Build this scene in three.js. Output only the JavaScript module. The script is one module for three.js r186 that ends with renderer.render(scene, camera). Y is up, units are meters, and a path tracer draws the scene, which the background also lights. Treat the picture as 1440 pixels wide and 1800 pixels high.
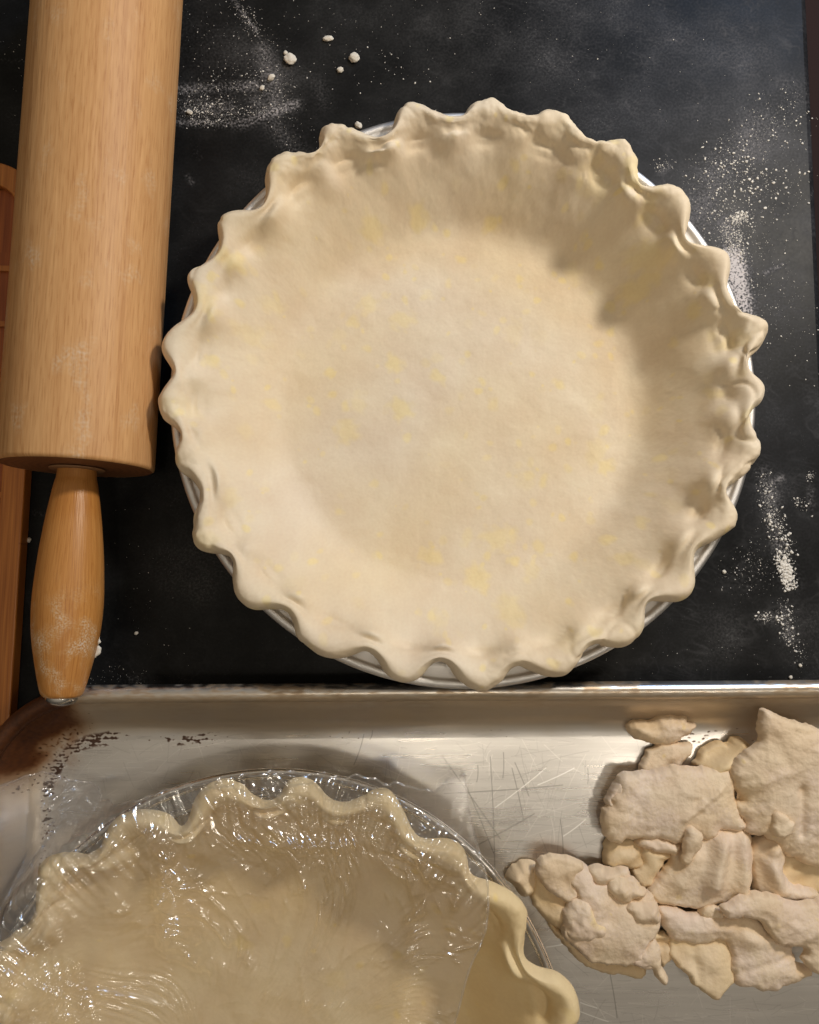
import * as THREE from 'three';
import { ImprovedNoise } from 'three/addons/math/ImprovedNoise.js';
import { mergeGeometries, mergeVertices } from 'three/addons/utils/BufferGeometryUtils.js';

// ------------------------------------------------------------------ camera, light, exposure
const scene = new THREE.Scene();
const EYE = new THREE.Vector3(0, 0.385, 0), TILT = THREE.MathUtils.degToRad(5), FOCAL = 1440; // focal length in pixels of a 1440 x 1800 frame
const camera = new THREE.PerspectiveCamera(2 * THREE.MathUtils.radToDeg(Math.atan(900 / FOCAL)), 0.8, 0.01, 30);
camera.position.copy(EYE);
camera.up.set(0, 0, -1);
camera.lookAt(0, 0, -EYE.y * Math.tan(TILT));
const renderer = new THREE.WebGLRenderer({ antialias: true });
renderer.toneMapping = THREE.LinearToneMapping;
renderer.toneMappingExposure = 1.0;
renderer.shadowMap.enabled = true;

{ // the dim warm kitchen around: a lit ceiling above, darker walls
  const w = 64, h = 128, d = new Float32Array(w * h * 4);
  for (let j = 0; j < h; j++) {
    const e = ((j + 0.5) / h - 0.5) * 180, t = Math.min(1, Math.max(0, (e - 12) / 55)), L = 0.07 + 0.23 * t * t * (3 - 2 * t);
    for (let i = 0; i < w; i++) d.set([L, L * 0.87, L * 0.69, 1], (j * w + i) * 4);
  }
  const t = new THREE.DataTexture(d, w, h, THREE.RGBAFormat, THREE.FloatType);
  t.mapping = THREE.EquirectangularReflectionMapping; t.magFilter = t.minFilter = THREE.LinearFilter; t.needsUpdate = true;
  scene.background = t; scene.environment = t;
}
function lamp(x, y, z, power, color, size) {                     // a kitchen lamp, out of the frame
  const l = new THREE.PointLight(new THREE.Color().setRGB(...color), power, 0, 2);
  l.position.set(x, y, z); l.castShadow = true; l.shadow.radius = size / 0.02; l.name = 'kitchen_lamp';
  scene.add(l);
}
lamp(0.385, 0.48, -0.370, 0.90, [1.0, 0.91, 0.78], 0.036);       // right, under the cabinets beyond the pie
lamp(0.43, 0.90, 0.25, 0.15, [1.0, 0.90, 0.76], 0.04);           // right, above the baking sheet
lamp(0.03, 1.35, 0.20, 0.30, [1.0, 0.90, 0.74], 0.055);          // overhead, just behind the camera
const win = new THREE.RectAreaLight(new THREE.Color().setRGB(0.36, 0.60, 1.0), 30, 0.28, 0.26);    // a window beyond the counter
win.position.set(0.75, 0.95, -1.3); win.lookAt(0, 0, 0); win.name = 'window_light'; scene.add(win);

// ------------------------------------------------------------------ helpers
let seed = 7;
const rnd = () => { seed = (seed * 1664525 + 1013904223) >>> 0; return seed / 4294967296; };
const rr = (a, b) => a + (b - a) * rnd();
const perlin = new ImprovedNoise();
const ns = (x, y, z = 0) => perlin.noise(x + 71.3, y + 13.7, z + 5.1);
const fbm = (x, y, z = 0, o = 4) => { let s = 0, a = 0.5, f = 1; for (let i = 0; i < o; i++) { s += a * ns(x * f, y * f, z * f + i * 9.7); a *= 0.5; f *= 2.03; } return s; };
const lerp3 = (a, b, t) => a.map((x, k) => x + (b[k] - x) * t);
const clamp = (x, a = 0, b = 1) => Math.min(b, Math.max(a, x));
const lerp = (a, b, t) => a + (b - a) * t;
const smooth = (a, b, x) => { const t = clamp((x - a) / (b - a)); return t * t * (3 - 2 * t); };
const cT = Math.cos(TILT), sT = Math.sin(TILT);
function at(px, py, y = 0) {                                     // where the sight line of a pixel meets the level y
  const u = (px - 720) / FOCAL, v = (900 - py) / FOCAL;
  const dy = -cT + v * sT, dz = -sT - v * cT, t = (y - EYE.y) / dy;
  return new THREE.Vector3(EYE.x + u * t, y, EYE.z + dz * t);
}
const names = {};
function numbered(n) { names[n] = (names[n] ?? -1) + 1; return names[n] ? `${n}_${String(names[n]).padStart(3, '0')}` : n; }
function tag(o, label, category, group, kind) {
  o.userData = {};
  if (label) o.userData.label = label;
  if (category) o.userData.category = category;
  if (group) o.userData.group = group;
  if (kind) o.userData.kind = kind;
  return o;
}
function thing(name, label, category, pos = [0, 0, 0], group) {
  const g = new THREE.Group(); g.name = numbered(name); g.position.set(...pos); scene.add(g);
  return tag(g, label, category, group);
}
function mesh(name, geo, mat, parent) {
  const m = new THREE.Mesh(geo, mat); m.castShadow = m.receiveShadow = true;
  m.name = parent ? name : numbered(name); (parent || scene).add(m); return m;
}
function dataTex(w, h, fn, srgb, repeat) {                       // fn(u, v) -> [r, g, b] in 0..1, as seen (sRGB) or as numbers
  const d = new Uint8Array(w * h * 4);
  for (let j = 0; j < h; j++) for (let i = 0; i < w; i++) {
    const c = fn(i / w, j / h), k = (j * w + i) * 4;
    d[k] = clamp(c[0]) * 255; d[k + 1] = clamp(c[1]) * 255; d[k + 2] = clamp(c[2]) * 255; d[k + 3] = 255;
  }
  const t = new THREE.DataTexture(d, w, h); t.magFilter = t.minFilter = THREE.LinearFilter;
  if (srgb) t.colorSpace = THREE.SRGBColorSpace;
  t.wrapS = t.wrapT = repeat ? THREE.RepeatWrapping : THREE.ClampToEdgeWrapping;
  t.needsUpdate = true; return t;
}
function canvasTex(w, h, draw, srgb) {
  const c = document.createElement('canvas'); c.width = w; c.height = h; draw(c.getContext('2d'), w, h);
  const t = new THREE.CanvasTexture(c); if (srgb) t.colorSpace = THREE.SRGBColorSpace;
  t.magFilter = THREE.LinearFilter; return t;
}
function gridGeo(nu, nv, fn, closeU) {                           // fn(i, j) -> [x, y, z, u, v]
  const p = [], uv = [], idx = [], cols = closeU ? nu : nu + 1;
  for (let j = 0; j <= nv; j++) for (let i = 0; i < cols; i++) { const q = fn(i, j); p.push(q[0], q[1], q[2]); uv.push(q[3], q[4]); }
  for (let j = 0; j < nv; j++) for (let i = 0; i < nu; i++) {
    const a = j * cols + i, b = j * cols + (i + 1) % cols, c = a + cols, d = b + cols;
    idx.push(a, c, b, b, c, d);
  }
  const g = new THREE.BufferGeometry();
  g.setAttribute('position', new THREE.Float32BufferAttribute(p, 3)); g.setAttribute('uv', new THREE.Float32BufferAttribute(uv, 2));
  g.setIndex(idx); g.computeVertexNormals(); return g;
}
function displace(g, fn) {                                       // along the normals
  const p = g.attributes.position, n = g.attributes.normal;
  for (let i = 0; i < p.count; i++) {
    const d = fn(p.getX(i), p.getY(i), p.getZ(i), i);
    p.setXYZ(i, p.getX(i) + n.getX(i) * d, p.getY(i) + n.getY(i) * d, p.getZ(i) + n.getZ(i) * d);
  }
  g.computeVertexNormals(); return g;
}
const catmull = (a, b, c, d, t) => 0.5 * (2 * b + (c - a) * t + (2 * a - 5 * b + 4 * c - d) * t * t + (3 * b - a - 3 * c + d) * t * t * t);

// ------------------------------------------------------------------ materials
const SPAN = 0.5;   // metres covered by the counter's textures
const cOrg = at(720, 800, 0);
const flourAndSheenStreaks = [ // pixel lines with width and strength, smeared flour, also painted sheen and glare
  [305, 158, 450, 150, 12, 0.7], [335, 215, 420, 218, 9, 0.95], [420, 218, 520, 183, 13, 0.75], [410, 0, 450, 52, 5, 0.8], [420, 25, 480, 95, 4, 0.35],
  [465, 90, 480, 180, 24, 0.42], [450, 180, 530, 280, 22, 0.34], [330, 185, 400, 190, 22, 0.5], [306, 212, 322, 216, 8, 0.7], [345, 268, 350, 275, 6, 0.6], [330, 310, 338, 322, 5, 0.5], [560, 150, 570, 180, 18, 0.2],
  [1400, 170, 1250, 300, 44, 0.28], [1250, 300, 1215, 420, 36, 0.30], [1260, 290, 1330, 330, 34, 0.26], [1290, 385, 1315, 378, 14, 0.5], [1275, 395, 1300, 430, 20, 0.42], [1300, 430, 1290, 470, 20, 0.3], [1345, 480, 1375, 465, 5, 0.6], [1330, 365, 1370, 378, 4, 0.4],
  [1340, 830, 1355, 880, 16, 0.4], [1350, 850, 1372, 840, 8, 0.5], [1355, 900, 1378, 960, 14, 0.35], [1372, 960, 1388, 1020, 17, 0.75], [1335, 1000, 1300, 1010, 34, 0.1], [1335, 1085, 1365, 1085, 12, 0.35], [1378, 1080, 1385, 1120, 12, 0.3], [1425, 860, 1425, 890, 8, 0.35], [1290, 1080, 1280, 1150, 20, 0.05],
  [1288, 452, 1303, 545, 23, 2.2], [0, 105, 50, 108, 4, 0.3], [900, 60, 1300, 80, 130, 0.07], [1250, 200, 1380, 330, 110, 0.09], [1360, 480, 1330, 640, 70, 0.07], [760, 60, 900, 60, 90, 0.04], [330, 60, 480, 150, 70, 0.1], [1400, 650, 1440, 700, 30, 0.07], [220, 1190, 245, 1195, 10, 0.25], [60, 900, 75, 905, 6, 0.25], [1160, 300, 1175, 292, 9, 0.4],  // first: pale patch painted for the lamp glare; wide faint lines: painted sheen
].map(([x0, y0, x1, y1, w, k]) => { const a = at(x0, y0), b = at(x1, y1); return [a.x, a.z, b.x, b.z, w / 3730, k]; });
const segDist = (x, z, s) => { const dx = s[2] - s[0], dz = s[3] - s[1], t = clamp(((x - s[0]) * dx + (z - s[1]) * dz) / (dx * dx + dz * dz + 1e-12)); return Math.hypot(x - s[0] - dx * t, z - s[1] - dz * t); };
function dustAndSheen(x, z) {
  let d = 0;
  for (const s of flourAndSheenStreaks) { const q = segDist(x, z, s); if (q < s[4] * 2.4) d = Math.max(d, s[5] * Math.exp(-((q / s[4]) ** 2) * 1.2)); }
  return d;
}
const sheenHaze = [[1150, 90, 280, 0.05], [1350, 250, 130, 0.10], [1380, 600, 110, 0.06], [780, 60, 160, 0.045], [420, 140, 120, 0.06], [1250, 420, 100, 0.08], [1380, 950, 90, 0.04], [500, 220, 80, 0.04]].map(([x, y, r, k]) => { const a = at(x, y); return [a.x, a.z, r / 3730, k]; });  // soft counter sheen over thin flour, painted into the colour
const counterAmount = new Float32Array(2048 * 2048);
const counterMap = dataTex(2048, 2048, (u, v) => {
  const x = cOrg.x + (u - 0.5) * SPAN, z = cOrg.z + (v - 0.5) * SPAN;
  const dustSheen = dustAndSheen(x, z);
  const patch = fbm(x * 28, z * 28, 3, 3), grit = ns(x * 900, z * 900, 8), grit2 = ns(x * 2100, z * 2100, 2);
  let f = dustSheen * clamp(0.38 + grit * 0.9 + grit2 * 0.55 + patch * 1.2, 0, 1.1);
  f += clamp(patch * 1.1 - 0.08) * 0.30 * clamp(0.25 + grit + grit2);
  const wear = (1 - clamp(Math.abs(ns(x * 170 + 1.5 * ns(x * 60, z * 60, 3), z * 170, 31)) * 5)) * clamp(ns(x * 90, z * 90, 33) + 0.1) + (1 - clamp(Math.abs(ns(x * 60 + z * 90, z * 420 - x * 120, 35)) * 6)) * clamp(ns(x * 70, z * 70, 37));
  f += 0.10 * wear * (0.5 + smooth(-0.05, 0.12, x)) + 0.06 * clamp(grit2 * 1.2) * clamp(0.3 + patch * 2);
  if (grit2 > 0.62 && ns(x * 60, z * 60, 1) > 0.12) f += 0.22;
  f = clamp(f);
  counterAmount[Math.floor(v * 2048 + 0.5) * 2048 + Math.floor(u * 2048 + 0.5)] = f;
  for (const h of sheenHaze) { const q = Math.hypot(x - h[0], z - h[1]) / h[2]; if (q < 2) f += h[3] * Math.exp(-q * q * 1.6) * clamp(0.75 + 1.6 * patch + 0.5 * grit); }
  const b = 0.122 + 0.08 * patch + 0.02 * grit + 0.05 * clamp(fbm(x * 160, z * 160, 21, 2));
  const coolSheen = smooth(0.0, 0.15, x) * smooth(0.05, -0.15, z);  // bluish window sheen tinted into the far right of the counter
  return [lerp(b * lerp(1.0, 0.96, coolSheen), 0.80, f), lerp(b, 0.775, f), lerp(b * lerp(1.0, 1.12, coolSheen), 0.775, f)];
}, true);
const counterRough = dataTex(1024, 1024, (u, v) => {
  const x = (u - 0.5) * SPAN, z = (v - 0.5) * SPAN, f = counterAmount[Math.floor(v * 1024) * 2 * 2048 + Math.floor(u * 1024) * 2];
  const r = 0.40 + 0.10 * fbm(x * 40, z * 40, 7, 4) + 0.03 * ns(x * 700, z * 700, 4) + f * 0.6;
  return [r, r, r];
});
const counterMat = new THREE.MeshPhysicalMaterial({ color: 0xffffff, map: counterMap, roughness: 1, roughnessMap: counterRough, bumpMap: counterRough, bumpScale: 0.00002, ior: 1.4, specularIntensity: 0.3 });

function doughTex(n, off, butter, floury = 0) {                               // cream dough with flecks of butter pressed flat
  const spots = [];
  for (let i = 0; i < butter; i++) spots.push([rnd(), rnd(), rr(0.003, 0.013) * (rnd() < 0.16 ? 2.0 : 0.75), rr(0.6, 1.6), rr(0, 3), rr(0.1, 0.9)]);
  const cell = Array.from({ length: 400 }, () => []);
  for (const s of spots) for (let a = -1; a <= 1; a++) for (let b = -1; b <= 1; b++) { const i = Math.floor(s[0] * 20) + a, j = Math.floor(s[1] * 20) + b; if (i >= 0 && j >= 0 && i < 20 && j < 20) cell[j * 20 + i].push(s); }
  return dataTex(n, n, (u, v) => {
    const m = fbm(u * 14, v * 14, off, 4), g = ns(u * 240, v * 240, off + 3), l = fbm(u * 5, v * 5, off + 8, 2);
    let b = 0;
    for (const s of cell[Math.min(19, Math.floor(v * 20)) * 20 + Math.min(19, Math.floor(u * 20))]) {
      const dx = u - s[0], dy = v - s[1], c = Math.cos(s[4]), q = Math.sin(s[4]);
      const d = Math.hypot((dx * c + dy * q) / s[3], -dx * q + dy * c) / s[2] + 0.5 * ns(u * 80, v * 80, 20);
      b = Math.max(b, s[5] * (1 - smooth(0.35, 1.1, d)));
    }
    const fl = floury * smooth(-0.12, 0.3, fbm(u * 9, v * 9, off + 40, 5) + 0.25 * ns(u * 170, v * 170, off)) * 0.7;
    const k = m * 0.07 + g * 0.016 + fl * 0.03;
    return [0.905 + k * 0.7 + b * 0.03, 0.835 + k - l * 0.02 + b * 0.020, 0.725 + k * 1.1 - l * 0.07 - b * 0.075 + fl * 0.045];
  }, true);
}
const doughBump = dataTex(1024, 1024, (u, v) => { const h = 0.5 + 0.5 * fbm(u * 60, v * 60, 2, 5) + 0.1 * Math.min(0, ns(u * 45, v * 45, 9)); return [h, h, h]; });
const doughMat = (map, bump = 0.00035) => new THREE.MeshPhysicalMaterial({ map, roughness: 0.62, bumpMap: doughBump, bumpScale: bump, ior: 1.45, specularIntensity: 0.6 });
const crustMat = doughMat(doughTex(1536, 1, 700)), crustMat2 = doughMat(doughTex(768, 31, 160)); crustMat2.color.setRGB(1, 0.935, 0.73);
const scrapMat = doughMat(doughTex(768, 51, 60, 1), 0.0007), scrapMat2 = doughMat(doughTex(512, 61, 50, 0.4), 0.0005);
scrapMat.color.setRGB(0.96, 0.90, 0.85); scrapMat2.color.setRGB(0.95, 0.87, 0.72);
const flourMat = new THREE.MeshStandardMaterial({ color: new THREE.Color().setRGB(0.78, 0.74, 0.68), roughness: 0.95 });

const spun = dataTex(256, 1024, (u, v) => { const a = 0.5 + 0.3 * ns(u * 3, v * 260, 1) + 0.2 * ns(u * 9, v * 90, 2); return [a, a, a]; }, false, true);
const aluminium = new THREE.MeshPhysicalMaterial({ color: new THREE.Color().setRGB(0.82, 0.80, 0.785), metalness: 1, roughness: 0.48, bumpMap: spun, bumpScale: 0.00005 });
const steel = new THREE.MeshPhysicalMaterial({ color: new THREE.Color().setRGB(0.75, 0.73, 0.70), metalness: 1, roughness: 0.22 });

function woodTex(w, h, along, cols, off, extra) {                 // grain runs along v; u once round
  return dataTex(w, h, (u, v) => {
    const ca = Math.cos(u * 2 * Math.PI), sa = Math.sin(u * 2 * Math.PI);
    const warp = 0.35 * ns(ca * 1.6, sa * 1.6, v * 0.9 + off);
    const ring = Math.abs(ns(ca * 5.2 + warp, sa * 5.2, v * 0.22 + off)), band = smooth(0.0, 0.05, ring);
    const pore = ns(ca * 58, sa * 58, v * along + off), pore2 = ns(ca * 27, sa * 27, v * along * 0.3 + off + 4);
    const figure = ns(ca * 5, sa * 5, v * 3 + off);
    let t = 0.52 + 0.16 * pore2 + 0.2 * pore + 0.16 * figure - 0.26 * (1 - band) - 0.14 * smooth(0.25, 0.5, ns(ca * 16 + 3, sa * 16, v * 0.5 + off));
    if (pore < -0.36) t -= 0.16;
    let c = [0, 1, 2].map((k) => lerp(cols[0][k], cols[1][k], clamp(t, -0.3, 1.2)));
    return extra ? extra(u, v, c) : c;
  }, true, true);
}
const beech = [[0.73, 0.52, 0.32], [0.90, 0.71, 0.49]], oiled = [[0.66, 0.42, 0.19], [0.86, 0.62, 0.34]];
const flourOn = (c, f) => c.map((x, k) => lerp(x, [0.88, 0.84, 0.80][k], clamp(f)));
const barrelMap = woodTex(1024, 2048, 34, beech, 0, (u, v, c) => {
  const f = clamp(fbm(u * 14, v * 12, 4, 4) - 0.13) * 1.6 * clamp(0.45 + ns(u * 190, v * 190, 3)) * smooth(0.25, 0.75, 1 - v + 0.3);
  return flourOn(c, f);
});
const handleMap = woodTex(512, 1024, 24, oiled, 40, (u, v, c) => {
  const low = smooth(0.35, 0.62, v);
  const f = clamp(fbm(u * 9, v * 9, 14, 5) * 1.7 + 0.10) * 1.3 * low * clamp(0.5 + 1.1 * ns(u * 120, v * 160, 6));
  return flourOn(c, f);
});
const woodBump = dataTex(512, 512, (u, v) => { const a = 0.5 + 0.5 * ns(u * 200, v * 14, 3); return [a, a, a]; }, false, true);
const barrelMat = new THREE.MeshPhysicalMaterial({ map: barrelMap, roughness: 0.52, bumpMap: woodBump, bumpScale: 0.00012, specularIntensity: 0.7 });
const handleMat = new THREE.MeshPhysicalMaterial({ map: handleMap, roughness: 0.38, bumpMap: woodBump, bumpScale: 0.0001 });
const endMat = new THREE.MeshPhysicalMaterial({ color: new THREE.Color().setRGB(0.30, 0.155, 0.07), roughness: 0.6 });

// ------------------------------------------------------------------ the setting: black countertop and the dark wood beside it
{
  const e0 = at(1426, 150), e1 = at(1440, 460), k = (e1.x - e0.x) / (e1.z - e0.z), edge = (z) => e0.x + (z - e0.z) * k;
  const prof = [[-0.003, 0], [-0.0015, -0.0003], [-0.0004, -0.0012], [0, -0.003], [0, -0.03]];
  const z0 = -0.6, z1 = 0.45, parts = [];
  parts.push(gridGeo(60, 60, (i, j) => { const z = lerp(z0, z1, j / 60), x = lerp(-0.8, edge(z) - 0.003, i / 60); return [x, 0, z, (x - cOrg.x) / SPAN + 0.5, (z - cOrg.z) / SPAN + 0.5]; }));
  parts.push(gridGeo(4, 60, (i, j) => { const z = lerp(z0, z1, j / 60), x = edge(z) + prof[i][0]; return [x, prof[i][1], z, (x - cOrg.x) / SPAN + 0.5, (z - cOrg.z) / SPAN + 0.5]; }));
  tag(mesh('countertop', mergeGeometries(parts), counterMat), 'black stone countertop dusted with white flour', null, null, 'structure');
  const dark = dataTex(256, 256, (u, v) => { const a = 0.5 + 0.5 * ns(u * 40, v * 5, 3); return [0.085 + 0.05 * a, 0.02 + 0.015 * a, 0.015 + 0.01 * a]; }, true, true);
  const g = new THREE.PlaneGeometry(0.5, 1.5); g.rotateX(-Math.PI / 2);
  const m = mesh('lower_wood_surface', g, new THREE.MeshStandardMaterial({ map: dark, roughness: 0.95 }));
  m.position.set(e0.x + 0.24, -0.028, 0);
  tag(m, 'dark reddish brown wood beyond the right edge of the countertop', null, null, 'structure');
}

// ------------------------------------------------------------------ pies
const PAN_R = 0.1268, RIM_Y = 0.036;
function lathe(pts, seg = 160) { return new THREE.LatheGeometry(pts.map((p) => new THREE.Vector2(...p)), seg); }
const glass = new THREE.MeshPhysicalMaterial({ color: 0xffffff, transmission: 1, thickness: 0.003, ior: 1.47, roughness: 0.03 });
function rimmedPan(parent, aluminium) {
  mesh('pan_wall', lathe([[0.0, 0.0008], [0.085, 0.0008], [0.0885, 0.0025], [0.1130, 0.0335], [0.1150, 0.0352], [0.1150, 0.0342], [0.1134, 0.0325], [0.0892, 0.0018], [0.086, 0.0], [0, 0.0]]), aluminium, parent);
  const rim = [[0.1151, 0.0343], [0.1151, 0.0352], [0.118, 0.0356], [0.122, 0.0358]];
  for (let k = 0; k <= 14; k++) { const a = Math.PI * 0.75 - k / 14 * Math.PI * 1.5; rim.push([PAN_R - 0.0022 + Math.cos(a) * 0.0022, 0.0352 + Math.sin(a) * 0.0022]); }
  rim.push([0.122, 0.0346], [0.1151, 0.0343]);
  mesh('rim', lathe(rim, 200), aluminium, parent);
}
function resample(pts, n) {                                       // closed smooth curve, equal steps
  const c = new THREE.CatmullRomCurve3(pts.map((p) => new THREE.Vector3(p[0], 0, p[1])), true, 'centripetal');
  c.arcLengthDivisions = 1200;
  return c.getSpacedPoints(n).slice(0, n).map((p) => [p.x, p.z]);
}
function blur(a, r) { const n = a.length; return a.map((_, i) => { let s = 0, w = 0; for (let k = -r; k <= r; k++) { const q = Math.exp(-2 * (k / r) ** 2); s += q * a[(i + k + n) % n]; w += q; } return s / w; }); }
function crust(outline, rough) {                                  // outline of the fluted edge, metres from the pan's centre
  const N = 900, o = resample(outline, N);
  let area = 0; o.forEach((p, i) => { const q = o[(i + 1) % N]; area += p[0] * q[1] - q[0] * p[1]; });
  if (area < 0) o.reverse();
  const ox = blur(o.map((p) => p[0]), 3), oz = blur(o.map((p) => p[1]), 3);
  // the direction in which each column runs: angles evened out so that columns never cross
  let a = ox.map((x, i) => Math.atan2(oz[i], x));
  for (let i = 1; i < N; i++) { while (a[i] - a[i - 1] > Math.PI) a[i] -= 2 * Math.PI; while (a[i] - a[i - 1] < -Math.PI) a[i] += 2 * Math.PI; }
  const turn = a.map((x, i) => x - (i / N) * 2 * Math.PI), ang = blur(turn, 26).map((x, i) => x + (i / N) * 2 * Math.PI);
  const rad = ox.map((x, i) => Math.hypot(x, oz[i])), mean = blur(rad, 60);
  const wave = blur(rad.map((r, i) => clamp((r - mean[i]) / 0.0040, -1.3, 1.3)), 6);
  // the outline moved inwards by t: the further, the more its small bends are evened out
  const levels = [0, 5, 12, 19, 27].map((k) => {
    const px = k ? blur(ox, k) : ox, pz = k ? blur(oz, k) : oz, nx = [], nz = [];
    for (let i = 0; i < N; i++) { const p = (i + 5) % N, q = (i - 5 + N) % N, dx = px[p] - px[q], dz = pz[p] - pz[q], l = Math.hypot(dx, dz) || 1; nx.push(dz / l); nz.push(-dx / l); }
    const b = Math.max(5, k * 2);
    return [px, pz, blur(nx, b), blur(nz, b)];
  });
  const FL = 26, cols = [];
  const steps = 6;
  for (let i = 0; i < N; i++) {
    const c = Math.cos(ang[i]), s = Math.sin(ang[i]), w = wave[i], pol = (r) => [c * r, s * r];
    const off = (t, l) => { const L = levels[l]; return [L[0][i] - L[2][i] * t, L[1][i] - L[3][i] * t]; }, mix = (p, q, t) => [lerp(p[0], q[0], t), lerp(p[1], q[1], t)];
    const h = 0.0024 * fbm(c * 6, s * 6, rough, 2) + 0.0004 * w, th = 0.0105 + 0.0004 * w + 0.0034 * fbm(c * 9 + 5, s * 9, rough + 2, 2);
    const P = [];
    for (let k = 1; k <= FL; k++) P.push([...pol(0.0752 * (k / FL) ** 0.85), 0.0056]);
    const ctl = [
      [...pol(0.0690), 0.0056], [...pol(0.0760), 0.0056], [...pol(0.0822), 0.0064], [...pol(0.0876), 0.0096], [...pol(0.0938), 0.0168], [...pol(0.1012), 0.0262],
      [...mix(pol(0.1078 + 0.0014 * w), off(th * 1.5, 4), 0.25), 0.0350 - 0.0008 * w], [...mix(pol(0.112 + 0.004 * w), off(th * 1.12, 3), 0.75), 0.0400 - 0.0046 * w],
      [...off(th * 0.84, 3), 0.0434 - 0.0014 * w + h], [...off(th * 0.60, 2), 0.0466 + h], [...off(th * 0.30, 1), 0.0472 + h], [...off(th * 0.08, 0), 0.0446 + h], [...off(0, 0), 0.0412 + h * 0.5], [...off(0.0010, 0), 0.0386], [...off(0.0040, 1), 0.0369], [...off(0.010, 2), 0.0366],
    ];
    for (let k = 1; k < ctl.length - 2; k++) for (let t = 0; t < steps; t++) P.push([0, 1, 2].map((d) => catmull(ctl[k - 1][d], ctl[k][d], ctl[k + 1][d], ctl[k + 2][d], t / steps)));
    P.push(ctl[ctl.length - 2], ctl[ctl.length - 1]);
    for (const p of P) { const r = Math.hypot(p[0], p[1]); p[2] = Math.max(p[2], r > 0.0885 ? Math.min(0.0372, 0.0056 + (r - 0.0885) * 1.25) : 0); }
    cols.push(P);
  }
  { // even the columns out along the edge, so that the hollows run soft; the rolled lip keeps its bends
    const n = cols[0].length, lip = FL + 8 * steps;
    for (let j = FL; j < n; j++) {
      const r = j < lip ? 6 : j < lip + steps ? 4 : 2;
      for (let d = 0; d < 3; d++) { const q = blur(cols.map((P) => P[j][d]), r); cols.forEach((P, i) => { P[j] = P[j].slice(); P[j][d] = q[i]; }); }
    }
  }
  const M = cols[0].length;
  const g = gridGeo(N, M, (i, j) => { const p = j ? cols[i][j - 1] : [0, 0, 0.0056]; return [p[0], p[2], p[1], p[0] / 0.29 + 0.5, p[1] / 0.29 + 0.5]; }, true);
  g.setIndex(Array.from(g.index.array).map((_, k, arr) => arr[k - (k % 3) + 2 - (k % 3)]));  // faces look up
  g.computeVertexNormals();
  displace(g, (x, y, z) => {
    const up = smooth(0.006, 0.03, y), r = Math.hypot(x, z);
    let d = up * (0.0013 * fbm(x * 48, z * 48, y * 48 + rough, 2) + 0.00022 * fbm(x * 230, z * 230, y * 230 + rough, 2));
    const torn = smooth(0.05, 0.45, ns(x * 16 + 2, z * 16, rough + 6) + 0.5 * smooth(0.02, 0.09, -z - 0.2 * Math.abs(x)) * (rough === 1 ? 1 : 0));
    d += smooth(0.038, 0.045, y) * torn * 0.0018 * fbm(x * 150, z * 150, y * 150 + rough, 3) + up * 0.0007 * fbm(x * 120, z * 120, y * 60 + 4, 2) * torn;
    d += (1 - up) * 0.0007 * fbm(x * 60, z * 60, rough, 3);
    const tear = ns(x * 55 + 3, z * 55, rough + y * 40);   // small tears in the rolled edge
    if (y > 0.037) d -= 0.0008 * Math.exp(-((tear / 0.07) ** 2)) * smooth(-0.05, 0.3, ns(x * 18, z * 18, rough + 5));
    return d;
  });
  return g;
}
const P1 = new THREE.Vector3(0.0230, 0, -0.0827), P2 = new THREE.Vector3(-0.0554, 0, 0.1974), K2 = 0.955;
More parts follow.
